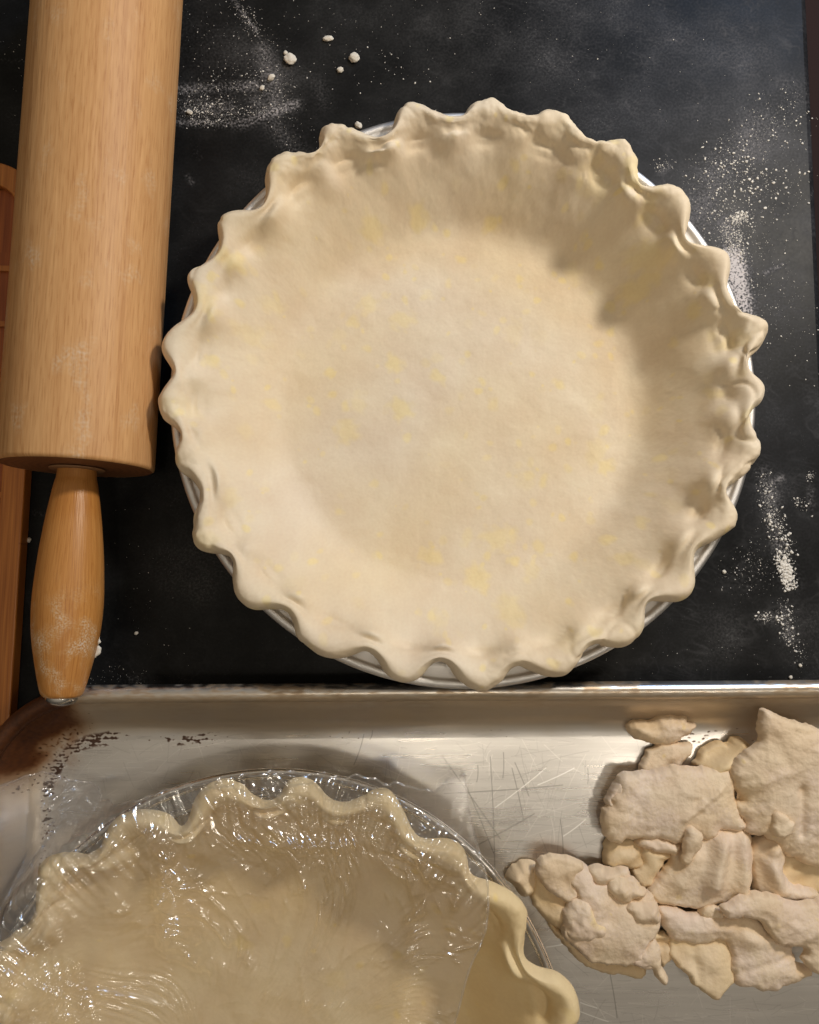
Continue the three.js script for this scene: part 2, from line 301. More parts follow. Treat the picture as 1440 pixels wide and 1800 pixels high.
{
  const px = [[811, 208], [827, 190], [849, 180], [871, 182], [891, 201], [911, 208], [942, 207], [956, 200], [982, 203], [1000, 217], [1018, 239], [1040, 253], [1062, 254], [1089, 251], [1107, 268], [1118, 288], [1118, 314], [1121, 332], [1147, 333], [1178, 331], [1202, 346], [1210, 372], [1207, 403], [1201, 428],
    [1227, 434], [1262, 441], [1278, 454], [1279, 483], [1273, 510], [1289, 537], [1320, 557], [1340, 570], [1341, 594], [1329, 617], [1312, 632], [1313, 652], [1333, 668], [1341, 681], [1338, 706], [1316, 732], [1313, 749], [1331, 780], [1332, 798], [1311, 829], [1284, 853], [1269, 860], [1276, 878], [1292, 900], [1292, 918], [1280, 933]];
  const px2 = [[1244, 956], [1220, 967], [1218, 989], [1222, 1011], [1218, 1033], [1200, 1053], [1169, 1058], [1136, 1059], [1132, 1087], [1131, 1104], [1120, 1122], [1093, 1138], [1067, 1138], [1040, 1133], [1027, 1144], [1013, 1167], [996, 1184], [978, 1188], [956, 1186], [929, 1176], [907, 1168], [893, 1180], [876, 1202], [849, 1215], [827, 1209], [800, 1187], [790, 1171], [779, 1162], [767, 1162], [754, 1173], [738, 1192], [712, 1200], [692, 1194], [675, 1179], [667, 1162], [654, 1148], [644, 1142], [625, 1150], [596, 1157], [567, 1154], [542, 1137], [523, 1121], [517, 1092], [506, 1073], [479, 1069], [446, 1071], [421, 1054], [410, 1029], [409, 1008]];
  const px3 = [[412, 985], [404, 978], [375, 973], [362, 972], [346, 958], [342, 937], [344, 917], [345, 902], [353, 893], [356, 879], [353, 862], [340, 844], [323, 831], [315, 817], [312, 800], [319, 779], [320, 762], [304, 752], [287, 737], [282, 718], [285, 696], [296, 679], [310, 660], [300, 642], [287, 622], [290, 600], [308, 579], [333, 560], [342, 550], [343, 533], [340, 517], [333, 504], [331, 492], [340, 477], [358, 469], [379, 456], [387, 442], [387, 421], [383, 404], [387, 390], [404, 378], [429, 374], [454, 372], [467, 358], [469, 333], [467, 312], [477, 294], [496, 278], [521, 274], [550, 274], [562, 264], [561, 250], [567, 233], [583, 225], [604, 227], [625, 235], [650, 244], [675, 247], [688, 236], [692, 217], [702, 198], [721, 185], [735, 190], [754, 200], [775, 207]];
  const pie = thing('pie_crust', 'unbaked pie crust with fluted edge, uncovered, in the centre of the black counter', 'pie crust', [P1.x, 0.0006, P1.z]);
  const pan = thing('pie_pan', 'round aluminium pie pan under the uncovered crust on the black counter', 'pie pan', [P1.x, 0.0002, P1.z]);
  rimmedPan(pan, aluminium);
  mesh('dough', crust([...px, ...px2, ...px3].map(([x, y]) => { const p = at(x, y, 0.0405); return [p.x - P1.x, p.z - P1.z]; }), 1), crustMat, pie);
}
const vis2 = [[20, 1640], [55, 1618], [66, 1598], [71, 1556], [76, 1518], [94, 1503], [122, 1497], [150, 1500], [178, 1488], [188, 1462], [206, 1435], [245, 1421], [278, 1423], [300, 1431], [312, 1445], [318, 1455], [327, 1447], [337, 1430], [342, 1410], [354, 1389], [371, 1373], [398, 1364], [421, 1372], [452, 1400], [476, 1406], [494, 1393], [508, 1372], [532, 1365], [556, 1376], [580, 1402], [600, 1409], [626, 1402], [658, 1387], [680, 1383], [696, 1400], [711, 1428], [722, 1452], [736, 1470], [758, 1474], [789, 1474], [812, 1484], [823, 1507], [824, 1528], [835, 1542], [856, 1547], [880, 1556], [906, 1570], [926, 1594], [925, 1628], [920, 1657], [921, 1679], [944, 1696], [983, 1705], [1007, 1730], [1017, 1759], [1017, 1785]];
{
  const pts = vis2.map(([x, y]) => { const p = at(x, y, 0.042); return [(p.x - P2.x) / K2, (p.z - P2.z) / K2]; });
  const ang = (p) => Math.atan2(p[1], p[0]), a0 = ang(pts[pts.length - 1]), a1 = ang(pts[0]) + (ang(pts[0]) < a0 ? 2 * Math.PI : 0), n = 66;
  for (let k = 1; k < n; k++) { const a = lerp(a0, a1, k / n), r = 0.1255 + 0.005 * Math.cos(k / n * 2 * Math.PI * 13 + 2.2); pts.push([Math.cos(a) * r, Math.sin(a) * r]); }
  const pie = thing('pie_crust', 'unbaked fluted pie crust wrapped in clear plastic on the baking sheet', 'pie crust', [P2.x, 0.0036, P2.z]); pie.scale.setScalar(K2);
  const pan = thing('pie_dish', 'clear round pie dish under the plastic wrapped crust on the baking sheet', 'pie dish', [P2.x, 0.0032, P2.z]); pan.scale.setScalar(K2);
  rimmedPan(pan, glass);
  mesh('dough', crust(pts, 17), crustMat2, pie);
}

// ------------------------------------------------------------------ rolling pin
{
  const R = 0.0322, A = at(192, 0, R), B = at(136, 822, R);
  const dir = B.clone().sub(A).normalize(), pin = thing('rolling_pin', 'wooden rolling pin with floury handle lying left of the uncovered pie', 'rolling pin', [B.x, 0, B.z]);
  pin.rotation.y = Math.atan2(dir.x, dir.z);                        // local +z runs along the handle in view
  const turned = (prof, n, flip) => { const g = lathe(prof, n); g.rotateX(Math.PI / 2); if (flip) g.rotateY(Math.PI); g.translate(0, R, 0); return g; };
  const L = 0.255;
  const bar = turned([[R - 0.0009, -L], [R - 0.0002, -L + 0.0005], [R, -L + 0.0014], ...Array.from({ length: 9 }, (_, k) => [R, lerp(-L + 0.002, -0.002, k / 8)]), [R, -0.0014], [R - 0.0003, -0.0005], [R - 0.0011, 0]], 128);
  { const u = bar.attributes.uv, p = bar.attributes.position; for (let i = 0; i < u.count; i++) u.setY(i, clamp(-p.getZ(i) / L)); }
  mesh('barrel', bar, barrelMat, pin);
  const endRings = dataTex(256, 256, (u, v) => { const r = Math.hypot(u - 0.5, v - 0.46), a = 0.5 + 0.5 * Math.sin(r * 130 + 3 * ns(u * 5, v * 5, 1)) * 0.5 + 0.3 * ns(u * 60, v * 60, 2); return [0.45 + 0.14 * a, 0.28 + 0.11 * a, 0.16 + 0.07 * a]; }, true);
  const endM = new THREE.MeshPhysicalMaterial({ map: endRings, roughness: 0.6 });
  for (const s of [0, -L]) {
    const e = new THREE.CircleGeometry(R - 0.0011, 64); if (s) e.rotateY(Math.PI); e.translate(0, R, s ? s + 0.0001 : -0.0001); mesh('end_face', e, endM, pin);
  }
  const hp = [[0.0078, -0.004], [0.0082, 0.004], [0.0089, 0.007], [0.0101, 0.014], [0.0116, 0.024], [0.0131, 0.037], [0.0141, 0.050], [0.0144, 0.058], [0.0142, 0.066], [0.0134, 0.074], [0.0120, 0.082], [0.0103, 0.090], [0.0089, 0.0955], [0.0078, 0.0975], [0.006, 0.0982]];
  const sp = new THREE.SplineCurve(hp.map((p) => new THREE.Vector2(...p))).getPoints(60).map((p) => [p.x, p.y]);
  for (const flip of [false, true]) {
    const g = turned(sp, 64, flip); if (flip) g.translate(0, 0, -L);
    mesh('handle', g, handleMat, pin);
    const cap = turned([[0.0066, 0.0979], [0.0066, 0.0990], [0.0058, 0.1004], [0.004, 0.1013], [0.002, 0.1018], [0, 0.1019]], 40, flip); if (flip) cap.translate(0, 0, -L);
    mesh('axle_cap', cap, steel, pin);
    const collar = turned([[0.0078, 0.0002], [0.0112, 0.0002], [0.0116, 0.0006], [0.0112, 0.0012], [0.0078, 0.0012]], 40, flip); if (flip) collar.translate(0, 0, -L);
    mesh('collar', collar, endMat, pin);
    const rod = turned([[0.0035, -0.002], [0.0035, 0.003]], 24, flip); if (flip) rod.translate(0, 0, -L);
    mesh('axle', rod, steel, pin);
  }
}

// ------------------------------------------------------------------ bamboo tray at the left edge
{
  const strips = dataTex(512, 512, (u, v) => { const a = 0.5 + 0.35 * ns(u * 90, v * 3, 2) + 0.3 * ns(u * 260, v * 6, 4), n = ns(u * 6, v * 26, 8) > 0.62 ? -0.35 : 0, t = a + n; return [lerp(0.60, 0.86, t), lerp(0.33, 0.56, t), lerp(0.12, 0.26, t)]; }, true, true);
  const redder = dataTex(256, 256, (u, v) => { const t = 0.5 + 0.4 * ns(u * 70, v * 3, 5) + 0.3 * ns(u * 200, v * 4, 4); return [lerp(0.50, 0.74, t), lerp(0.23, 0.42, t), lerp(0.08, 0.18, t)]; }, true, true);
  const lightM = new THREE.MeshPhysicalMaterial({ map: strips, roughness: 0.42 }), darkM = new THREE.MeshPhysicalMaterial({ map: redder, roughness: 0.5 });
  const a = at(46, 870, 0.003), b = at(23, 1240, 0.003), top = at(0, 309, 0.0075);
  const dir = b.clone().sub(a).normalize(), tr = thing('bamboo_tray', 'bamboo tray with rounded frame and slats beneath the rolling pin', 'tray', [0, 0, 0]);
  const len = b.z + 0.010 - top.z + 0.004, W = 0.13, H = 0.0075, fw = 0.0092;
  tr.position.set(b.x, 0, b.z + 0.008); tr.rotation.y = Math.atan2(dir.x, dir.z);   // local: x <= 0, z from -len to 0
  const rrect = (S, x0, z0, x1, z1, r) => { S.moveTo(x0 + r, z0); S.lineTo(x1 - r, z0); S.absarc(x1 - r, z0 + r, r, -Math.PI / 2, 0); S.lineTo(x1, z1 - 0.004); S.absarc(x1 - 0.004, z1 - 0.004, 0.004, 0, Math.PI / 2); S.lineTo(x0 + 0.004, z1); S.absarc(x0 + 0.004, z1 - 0.004, 0.004, Math.PI / 2, Math.PI); S.lineTo(x0, z0 + r); S.absarc(x0 + r, z0 + r, r, Math.PI, Math.PI * 1.5); return S; };
  const ring = rrect(new THREE.Shape(), -W, -len, 0, 0, 0.026); ring.holes.push(rrect(new THREE.Path(), -W + fw, -len + fw, -fw, -fw, 0.0165));
  const uvs = (g, k) => { const u = g.attributes.uv, p = g.attributes.position; for (let i = 0; i < u.count; i++) u.setXY(i, p.getX(i) * k, p.getZ(i) * k); return g; };
  const g = new THREE.ExtrudeGeometry(ring, { depth: H - 0.0016, bevelEnabled: true, bevelThickness: 0.0008, bevelSize: 0.0008, bevelSegments: 3, curveSegments: 24 });
  g.rotateX(Math.PI / 2); g.scale(1, 1, 1); g.translate(0, H - 0.0008, 0); mesh('frame', uvs(g, 8), lightM, tr);
  const n = 6, iw = W - 2 * fw;
  for (let k = 0; k < n; k++) {
    const w = iw / n, p = new THREE.BoxGeometry(w - 0.0003, 0.002, len - 2 * fw - 0.004); p.translate(-fw - w * (k + 0.5), 0.0015 + 0.0001 * (k % 2), -len / 2);
    mesh('plank', uvs(p, 9 + k * 0.3), darkM, tr);
  }
  for (let k = 0; k < 8; k++) {
    const zz = at(10, 470, 0.006).z - tr.position.z + k * (at(10, 568, 0.006).z - at(10, 470, 0.006).z); if (zz > -fw - 0.003) break;
    const p = new THREE.BoxGeometry(iw - 0.006, 0.0016, 0.0026); p.translate(-fw - iw / 2 + 0.0015, 0.0034, zz); mesh('slat', uvs(p, 9), lightM, tr);
  }
}

// ------------------------------------------------------------------ baking sheet
const TW = 0.46, TD = 0.33, RIM_H = 0.0235;
const tA = at(150, 1206, RIM_H), tB = at(1440, 1197, RIM_H), tDir = tB.clone().sub(tA).normalize();
const tLeft = at(-52, 1300, RIM_H).x;
const tray = thing('baking_sheet', 'worn aluminium baking sheet with browned corner in the foreground', 'baking sheet', [0, 0, 0]);
tray.position.set(tLeft + TW / 2, 0, lerp(tA.z, tB.z, (tLeft + TW / 2 - tA.x) / (tB.x - tA.x)) + TD / 2);
tray.rotation.y = -Math.atan2(tDir.z, tDir.x);
{
  const loop = (inset, n = 16) => {
    const w = TW / 2 - inset, d = TD / 2 - inset, r = Math.max(0.05 - inset, 0.012), out = [];
    const seg = (x0, z0, x1, z1, m) => { for (let k = 0; k < m; k++) out.push([lerp(x0, x1, k / m), lerp(z0, z1, k / m)]); };
    const arc = (cx, cz, a0) => { for (let k = 0; k < n; k++) { const a = a0 + k / n * Math.PI / 2; out.push([cx + Math.cos(a) * r, cz + Math.sin(a) * r]); } };
    arc(w - r, d - r, 0); seg(w - r, d, -w + r, d, 60); arc(-w + r, d - r, Math.PI / 2); seg(-w, d - r, -w, -d + r, 40);
    arc(-w + r, -d + r, Math.PI); seg(-w + r, -d, w - r, -d, 60); arc(w - r, -d + r, Math.PI * 1.5); seg(w, -d + r, w, d - r, 40);
    return out;
  };
  const uvOf = (x, z) => [x / TW + 0.5, z / TD + 0.5];
  const sweep = (prof) => { const loops = prof.map((p) => loop(p[0])), n = loops[0].length; return gridGeo(n, prof.length - 1, (i, j) => { const [x, z] = loops[j][i]; return [x, prof[j][1] + 0.00025 * ns(x * 60, z * 60, 4), z, ...uvOf(x, z)]; }, true); };
  const bead = []; const br = 0.0040;
  for (let k = 0; k <= 18; k++) { const a = -Math.PI * 0.6 + k / 18 * Math.PI * 1.75; bead.push([br - Math.cos(a) * br, RIM_H - br + Math.sin(a) * br]); }
  const wall = [[0.0068, 0.0192], [0.0082, 0.0178], [0.0100, 0.0168], [0.0128, 0.0135], [0.0156, 0.0092], [0.0176, 0.0060], [0.0196, 0.0040], [0.0220, 0.0030], [0.0250, 0.0026], [0.0270, 0.0025]];
  // texture: brushed aluminium, scratches, baked-on brown at the corner and along the wall
  const TWp = 2048, THp = 1472, brown = new Float32Array(TWp * THp);
  const scratch = canvasTex(TWp, THp, (c, w, h) => {
    c.fillStyle = '#808080'; c.fillRect(0, 0, w, h);
    const px2uv = (x, y) => { const p = at(x, y, 0.0025).sub(tray.position).applyAxisAngle(new THREE.Vector3(0, 1, 0), -tray.rotation.y); return [(p.x / TW + 0.5) * w, (p.z / TD + 0.5) * h]; };
    const line = (x0, y0, x1, y1, lw, col, bend = 0) => { const p = px2uv(x0, y0), q = px2uv(x1, y1); c.strokeStyle = col; c.lineWidth = lw; c.beginPath(); c.moveTo(p[0], p[1]); c.quadraticCurveTo((p[0] + q[0]) / 2 + bend, (p[1] + q[1]) / 2 + bend, q[0], q[1]); c.stroke(); };
    for (let i = 0; i < 3200; i++) { const x = rr(20, 1440), y = rr(1290, 1800), l = rr(5, 50), a = rnd() < 0.6 ? rr(-0.15, 0.15) : rr(0, 3.1); line(x, y, x + Math.cos(a) * l, y + Math.sin(a) * l, rr(0.6, 1.5), rnd() < 0.55 ? 'rgba(200,200,200,0.4)' : 'rgba(40,40,40,0.4)', rr(-4, 4)); }
    for (let i = 0; i < 150; i++) { const x = rnd() < 0.6 ? rr(780, 1080) : rr(150, 1100), y = rnd() < 0.7 ? rr(1295, 1560) : rr(1295, 1790), l = rr(20, 110), a = rr(0, 3.14); line(x, y, x + Math.cos(a) * l, y + Math.sin(a) * l, rr(0.7, 1.3), rnd() < 0.55 ? 'rgba(225,225,225,0.5)' : 'rgba(25,25,25,0.5)', rr(-6, 6)); }
    for (const q of [[862, 1330, 870, 1530], [775, 1325, 880, 1475], [815, 1370, 868, 1500], [885, 1322, 884, 1368], [840, 1345, 838, 1375], [780, 1395, 990, 1380], [800, 1505, 940, 1430], [905, 1340, 930, 1400], [640, 1290, 622, 1345], [1070, 1700, 1085, 1790], [1033, 1350, 1033, 1378], [985, 1440, 990, 1500], [900, 1350, 920, 1440], [655, 1283, 650, 1300]]) line(...q, 1.7, 'rgba(0,0,0,0.85)', 3);
    for (const q of [[1020, 1762, 1050, 1772], [1020, 1778, 1070, 1796], [960, 1665, 1010, 1655], [945, 1380, 1010, 1350], [870, 1420, 960, 1350], [990, 1470, 1030, 1440]]) line(...q, 2, 'rgba(255,255,255,0.8)', 2);
  });
  const sc = scratch.image.getContext('2d').getImageData(0, 0, TWp, THp).data;
  const map = dataTex(TWp, THp, (u, v) => {
    const x = (u - 0.5) * TW, z = (v - 0.5) * TD, i = Math.floor(v * THp + 0.5) * TWp + Math.floor(u * TWp + 0.5);
    const dx = Math.max(0, Math.abs(x) - (TW / 2 - 0.05)), dz = Math.max(0, Math.abs(z) - (TD / 2 - 0.05));
    const inset = Math.min(dx && dz ? 0.05 - Math.hypot(dx, dz) : 9, TW / 2 - Math.abs(x), TD / 2 - Math.abs(z)), corner = dx && dz ? Math.min(1, Math.min(dx, dz) / 0.013) : 0;
    const n1 = fbm(x * 50, z * 50, 3, 5), n2 = ns(x * 700, z * 700, 6), n3 = ns(x * 240, z * 900, 2);
    let b = corner * smooth(0.035, 0.009, inset + n1 * 0.030) * (0.95 + n1 * 0.5 + n2 * 0.1);
    const wallLift = (0.66 + 0.4 * n1) * smooth(0.0265, 0.018, inset + n1 * 0.004) * smooth(0.002, 0.007, inset);  // tan patina on the wall, painted lighter in place of reflected light
    b = Math.max(b, 0.42 * smooth(0.016, 0.006, inset + n1 * 0.010) * smooth(0.0015, 0.006, inset + n3 * 0.003) * (0.7 + 0.9 * n1 + 0.6 * n3));
    b = Math.max(b, 0.55 * smooth(0.0095, 0.003, inset) * smooth(-0.12, 0.35, n1 + 0.5 * n3));
    b = Math.max(b, (x < -0.15 ? 1 : 0) * smooth(0.034, 0.024, inset + n1 * 0.03) * smooth(-0.12, -0.155, z - 0.004) * corner * clamp(0.2 + n2 + n1));
    let spot = 0; const q = inset - 0.0265 - n1 * 0.004;                                        // black scorched flecks along the foot of the wall
    { const th = lerp(0.85, 0.2, clamp(corner + smooth(-0.08, -0.2, x) * 0.8)), val = n3 + 0.7 * n2 + 0.8 * ns(x * 60, z * 60, 30); spot = 0.85 * smooth(th - 0.1, th + 0.22, val) * smooth(0.0034, 0.0018, Math.abs(q)); }
    if (corner > 0.1 && inset > 0.012 && inset < 0.036 + n1 * 0.02) { const val = ns(x * 500 + z * 300, z * 800 - x * 500, 3) + 0.6 * n2 + n1 - Math.abs(inset - 0.025) * 18; spot = Math.max(spot, 0.75 * smooth(0.38, 0.75, val)); }
    b = clamp(b); brown[i] = Math.max(b, spot, clamp(wallLift));
    const s = (sc[Math.min(i, TWp * THp - 1) * 4] - 128) / 128, br1 = 0.02 * ns(x * 12, z * 900, 5) + 0.03 * ns(x * 30, z * 300, 1) + 0.05 * fbm(x * 20, z * 20, 8, 3);
    let c = [0.86 + br1 + s * 0.22, 0.845 + br1 + s * 0.22, 0.83 + br1 + s * 0.22];
    const tan = lerp3([0.72, 0.62, 0.50], [0.47, 0.28, 0.14], corner), deep = [0.20, 0.10, 0.05];
    c = c.map((k, m) => lerp(lerp(lerp(k, [0.79, 0.71, 0.60][m], clamp(wallLift * 1.2)), tan[m], Math.min(1, b * 1.3)), deep[m], Math.max(clamp(b * 1.2 - 0.55) * (0.9 + 0.3 * n2), spot)));
    return c;
  }, true);
  const rough = dataTex(1024, 736, (u, v) => {
    const x = (u - 0.5) * TW, z = (v - 0.5) * TD, i = Math.floor(v * 736) * 2 * TWp + Math.floor(u * 1024) * 2, b = brown[i];
    const r = 0.30 + 0.08 * fbm(x * 30, z * 30, 2, 3) + 0.05 * ns(x * 20, z * 800, 5) + b * 0.12, m = 1 - 0.75 * b;
    return [0.5, r, m];
  });
  const mat = new THREE.MeshPhysicalMaterial({ map, metalness: 1, roughness: 1, roughnessMap: rough, metalnessMap: rough, bumpMap: scratch, bumpScale: 0.00005, anisotropy: 0.35 });
  const inner = loop(wall[wall.length - 1][0]), sh = new THREE.Shape(inner.map(([x, z]) => new THREE.Vector2(x, -z))), fl = new THREE.ShapeGeometry(sh);
  fl.rotateX(-Math.PI / 2); fl.translate(0, 0.0025, 0);
  { const p = fl.attributes.position, u = fl.attributes.uv, n = fl.attributes.normal; for (let i = 0; i < p.count; i++) { u.setXY(i, ...uvOf(p.getX(i), p.getZ(i))); n.setXYZ(i, 0, 1, 0); } }
  mesh('sheet_floor', fl, mat, tray);
  const under = sweep([[0.03, 0.0006], [0.0215, 0.0012], [0.0190, 0.0035], [0.0090, 0.0160], [0.0060, 0.0185]]);
  mesh('sheet_wall', mergeGeometries([sweep(wall), under]), mat, tray);
  mesh('rolled_rim', sweep(bead), mat, tray);
}

// ------------------------------------------------------------------ dough scraps
const T7 = (p) => p.map(([u, v]) => [1040 + u * 0.2778, 1220 + v * 0.2778]), T8 = (p) => p.map(([u, v]) => [880 + u * 0.3889, 1480 + v * 0.3889]);
function slab(pix, o) {                                           // o: base height, thickness, tilt, waviness, edge roundness
  const lift = o.y + o.t * 0.6, world = pix.map(([x, y]) => { const p = at(x, y, lift); return [p.x, p.z]; });
  const per = world.reduce((s, p, i) => { const q = world[(i + 1) % world.length]; return s + Math.hypot(p[0] - q[0], p[1] - q[1]); }, 0);
  const edge = resample(world, Math.max(60, Math.round(per / 0.0009))).map(([x, z]) => [x + 0.0024 * fbm(x * 240, z * 240, o.k, 4), z + 0.0024 * fbm(x * 240, z * 240, o.k + 5, 4)]);
  { let ar = 0; const m = edge.length, src = edge.map((p) => p.slice()); src.forEach((p, i) => { const q = src[(i + 1) % m]; ar += p[0] * q[1] - q[0] * p[1]; }); const sg = Math.sign(ar), gr = o.grow ?? 0.0008; src.forEach((p, i) => { const a = src[(i + m - 3) % m], b = src[(i + 3) % m], dx = b[0] - a[0], dz = b[1] - a[1], l = Math.hypot(dx, dz) || 1; edge[i][0] += sg * dz / l * gr; edge[i][1] -= sg * dx / l * gr; }); }
  const xs = edge.map((p) => p[0]), zs = edge.map((p) => p[1]), x0 = Math.min(...xs), x1 = Math.max(...xs), z0 = Math.min(...zs), z1 = Math.max(...zs), cx = (x0 + x1) / 2, cz = (z0 + z1) / 2;
  const step = o.step || 0.0008, nx = Math.ceil((x1 - x0) / step) + 3, nz = Math.ceil((z1 - z0) / step) + 3, gx0 = x0 - step, gz0 = z0 - step;
  const V = [], n = edge.length;
  for (let j = 0; j < nz; j++) for (let i = 0; i < nx; i++) {
    const x = gx0 + i * step, z = gz0 + j * step; let d = 1e9, bx = 0, bz = 0, inside = false;
    for (let k = 0; k < n; k++) {
      const a = edge[k], b = edge[(k + 1) % n];
      if ((a[1] > z) !== (b[1] > z) && x < (b[0] - a[0]) * (z - a[1]) / (b[1] - a[1]) + a[0]) inside = !inside;
      const ex = b[0] - a[0], ez = b[1] - a[1], t = clamp(((x - a[0]) * ex + (z - a[1]) * ez) / (ex * ex + ez * ez + 1e-15)), qx = a[0] + ex * t, qz = a[1] + ez * t, q = (x - qx) ** 2 + (z - qz) ** 2;
      if (q < d) { d = q; bx = qx; bz = qz; }
    }
    d = Math.sqrt(d);
    V.push(inside ? [x, z, d, 1] : d < step * 1.5 ? [bx, bz, 0, 1] : [x, z, 0, 0]);
  }
  const e = o.e || Math.min(0.0021, o.t * 0.5), [tx, tz] = o.tilt || [0, 0], wv = o.w ?? 0.002, lump = o.lump ?? 0.00018;
  const base = (x, z) => o.y + tx * (x - cx) + tz * (z - cz) + wv * 1.3 * fbm(x * 26, z * 26, o.k, 2) + (o.bend || 0) * ((x - cx) ** 2 + (z - cz) ** 2) + (o.hump ? o.hump(x, z) : 0);
  const pos = [], uv = [], map = new Int32Array(nx * nz).fill(-1), idx = [];
  const keep = seed; seed = Math.round(o.k * 977 + 13);
  const folds = Array.from({ length: 4 }, () => { const a = rr(0, 6.3), x = lerp(x0, x1, rr(0.2, 0.8)), z = lerp(z0, z1, rr(0.2, 0.8)), l = rr(0.006, 0.018); return [[x - Math.cos(a) * l, z - Math.sin(a) * l, x + Math.cos(a) * l, z + Math.sin(a) * l], rr(0.0016, 0.004), rr(-1, 1) * 0.0016]; });
  seed = keep;
  const soft = (x, z, d) => { let h = Math.min(0.0026, o.t * 0.45) * (smooth(0, 0.011, d) - 0.6); for (const f of folds) h += f[2] * Math.exp(-((segDist(x, z, f[0]) / f[1]) ** 2)) * smooth(0, 0.004, d); return h; };
  const use = (c) => { if (map[c] < 0) { map[c] = pos.length / 3; const [x, z, d] = V[c], r = Math.sqrt(1 - (1 - Math.min(d / e, 1)) ** 2), b = Math.max(0.0028, base(x, z)); const top = b + soft(x, z, d) * (o.step ? 0 : r) + o.t * 1.12 * r * (1 + 0.12 * fbm(x * 70, z * 90, o.k + 2, 2)) + lump * 1.7 * r * clamp(0.25 + 2.2 * fbm(x * 60, z * 60, o.k + 6, 2), 0, 1.2) * fbm(x * 260, z * 260, o.k + 3, 2); pos.push(x, top, z); uv.push(x * 6 + o.k * 0.37, z * 6); } return map[c]; };
  for (let j = 0; j < nz - 1; j++) for (let i = 0; i < nx - 1; i++) { const c = j * nx + i, q = [c, c + 1, c + nx, c + nx + 1]; if (q.every((k) => V[k][3])) { const [a, b, d, f] = q.map(use); idx.push(a, d, b, b, d, f); } }
  const m = pos.length / 3, edgeCount = {};
  for (let k = 0; k < m; k++) { const x = pos[k * 3], z = pos[k * 3 + 2], b = Math.max(0.0028, base(x, z)); pos.push(x, Math.min(b, pos[k * 3 + 1] - 0.00005), z); uv.push(x * 6, z * 6); }
  for (let k = idx.length - 3; k >= 0; k -= 3) idx.push(idx[k] + m, idx[k + 2] + m, idx[k + 1] + m);
  const g = new THREE.BufferGeometry();
  g.setAttribute('position', new THREE.Float32BufferAttribute(pos, 3)); g.setAttribute('uv', new THREE.Float32BufferAttribute(uv, 2)); g.setIndex(idx);
  g.computeVertexNormals(); return g;
}
for (const t of [scrapMat.map, scrapMat2.map]) t.wrapS = t.wrapT = THREE.MirroredRepeatWrapping;
doughBump.wrapS = doughBump.wrapT = THREE.MirroredRepeatWrapping;
const ridge = (x0, y0, x1, y1, w, h, lv = 0.01) => { const a = at(x0, y0, lv), b = at(x1, y1, lv), s = [a.x, a.z, b.x, b.z]; return (x, z) => h * Math.exp(-((segDist(x, z, s) / w) ** 2)); };
const sum = (...f) => (x, z) => f.reduce((s, q) => s + q(x, z), 0);
function scrap(label, mat, pix, o, extras = []) {
  const g = thing('dough_scrap', label, 'dough scrap');
  mesh('sheet', slab(pix, o), mat, g);
  for (const [name, p, q, m] of extras) mesh(name, slab(p, q), m || mat, g);
}
const G = 'dough_scrap';
scrap('small crumbly dough scrap nearest the far wall of the baking sheet', scrapMat, T7([[240, 205], [310, 180], [370, 185], [410, 165], [440, 140], [540, 143], [610, 160], [625, 190], [670, 200], [640, 235], [570, 280], [520, 310], [440, 315], [370, 310], [300, 280], [250, 240]]), { y: 0.005, t: 0.0065, w: 0.002, lump: 0.002, e: 0.005, k: 1 });
scrap('small flat dough scrap between the crumbly lump and the oblong slab', scrapMat, T7([[430, 320], [520, 315], [570, 325], [625, 325], [632, 370], [600, 410], [545, 470], [540, 540], [450, 560], [300, 540], [340, 420], [360, 370], [400, 340]]), { y: 0.004, t: 0.0045, w: 0.002, k: 2 });
scrap('rounded dough scrap tucked between the oblong slab and the large right slab', scrapMat2, T7([[670, 460], [690, 400], [720, 360], [800, 315], [870, 325], [900, 300], [940, 290], [985, 320], [990, 370], [970, 430], [960, 480], [900, 560], [720, 540], [700, 475]]), { y: 0.0045, t: 0.0055, w: 0.002, k: 3, hump: ridge(1255, 1355, 1310, 1310, 0.004, 0.004) });
scrap('yellowish dough scrap at the left below the oblong slab', scrapMat2, T7([[95, 980], [110, 930], [200, 910], [300, 930], [340, 1040], [330, 1080], [250, 1110], [180, 1100], [160, 1130], [110, 1100]]), { y: 0.004, t: 0.0055, k: 4 });
scrap('narrow wedge of dough between the yellowish scrap and the draped fold', scrapMat2, T7([[320, 940], [400, 960], [500, 1010], [430, 1110], [390, 1200], [340, 1225], [270, 1170], [270, 1120], [330, 1080], [310, 1020]]), { y: 0.005, t: 0.005, k: 5 });
scrap('broad draped dough scrap with upright pleats below the oblong slab', scrapMat, T8([[675, 235], [710, 180], [770, 100], [800, 20], [830, -40], [900, -80], [980, -120], [1060, -100], [1130, -20], [1140, 60], [1130, 130], [1110, 190], [1120, 235], [1040, 260], [960, 280], [860, 295], [760, 285], [700, 265]]), { y: 0.007, t: 0.0055, w: 0.003, k: 6, hump: sum(ridge(1262, 1475, 1245, 1545, 0.004, 0.006), ridge(1300, 1470, 1305, 1570, 0.004, 0.005), ridge(1215, 1500, 1190, 1545, 0.004, 0.003)) },
  [['pleat', T7([[615, 860], [640, 850], [670, 870], [700, 900], [690, 960], [650, 1030], [620, 1080], [590, 1060], [600, 960]]), { y: 0.0165, t: 0.003, tilt: [0.1, -0.1], k: 61 }]]);
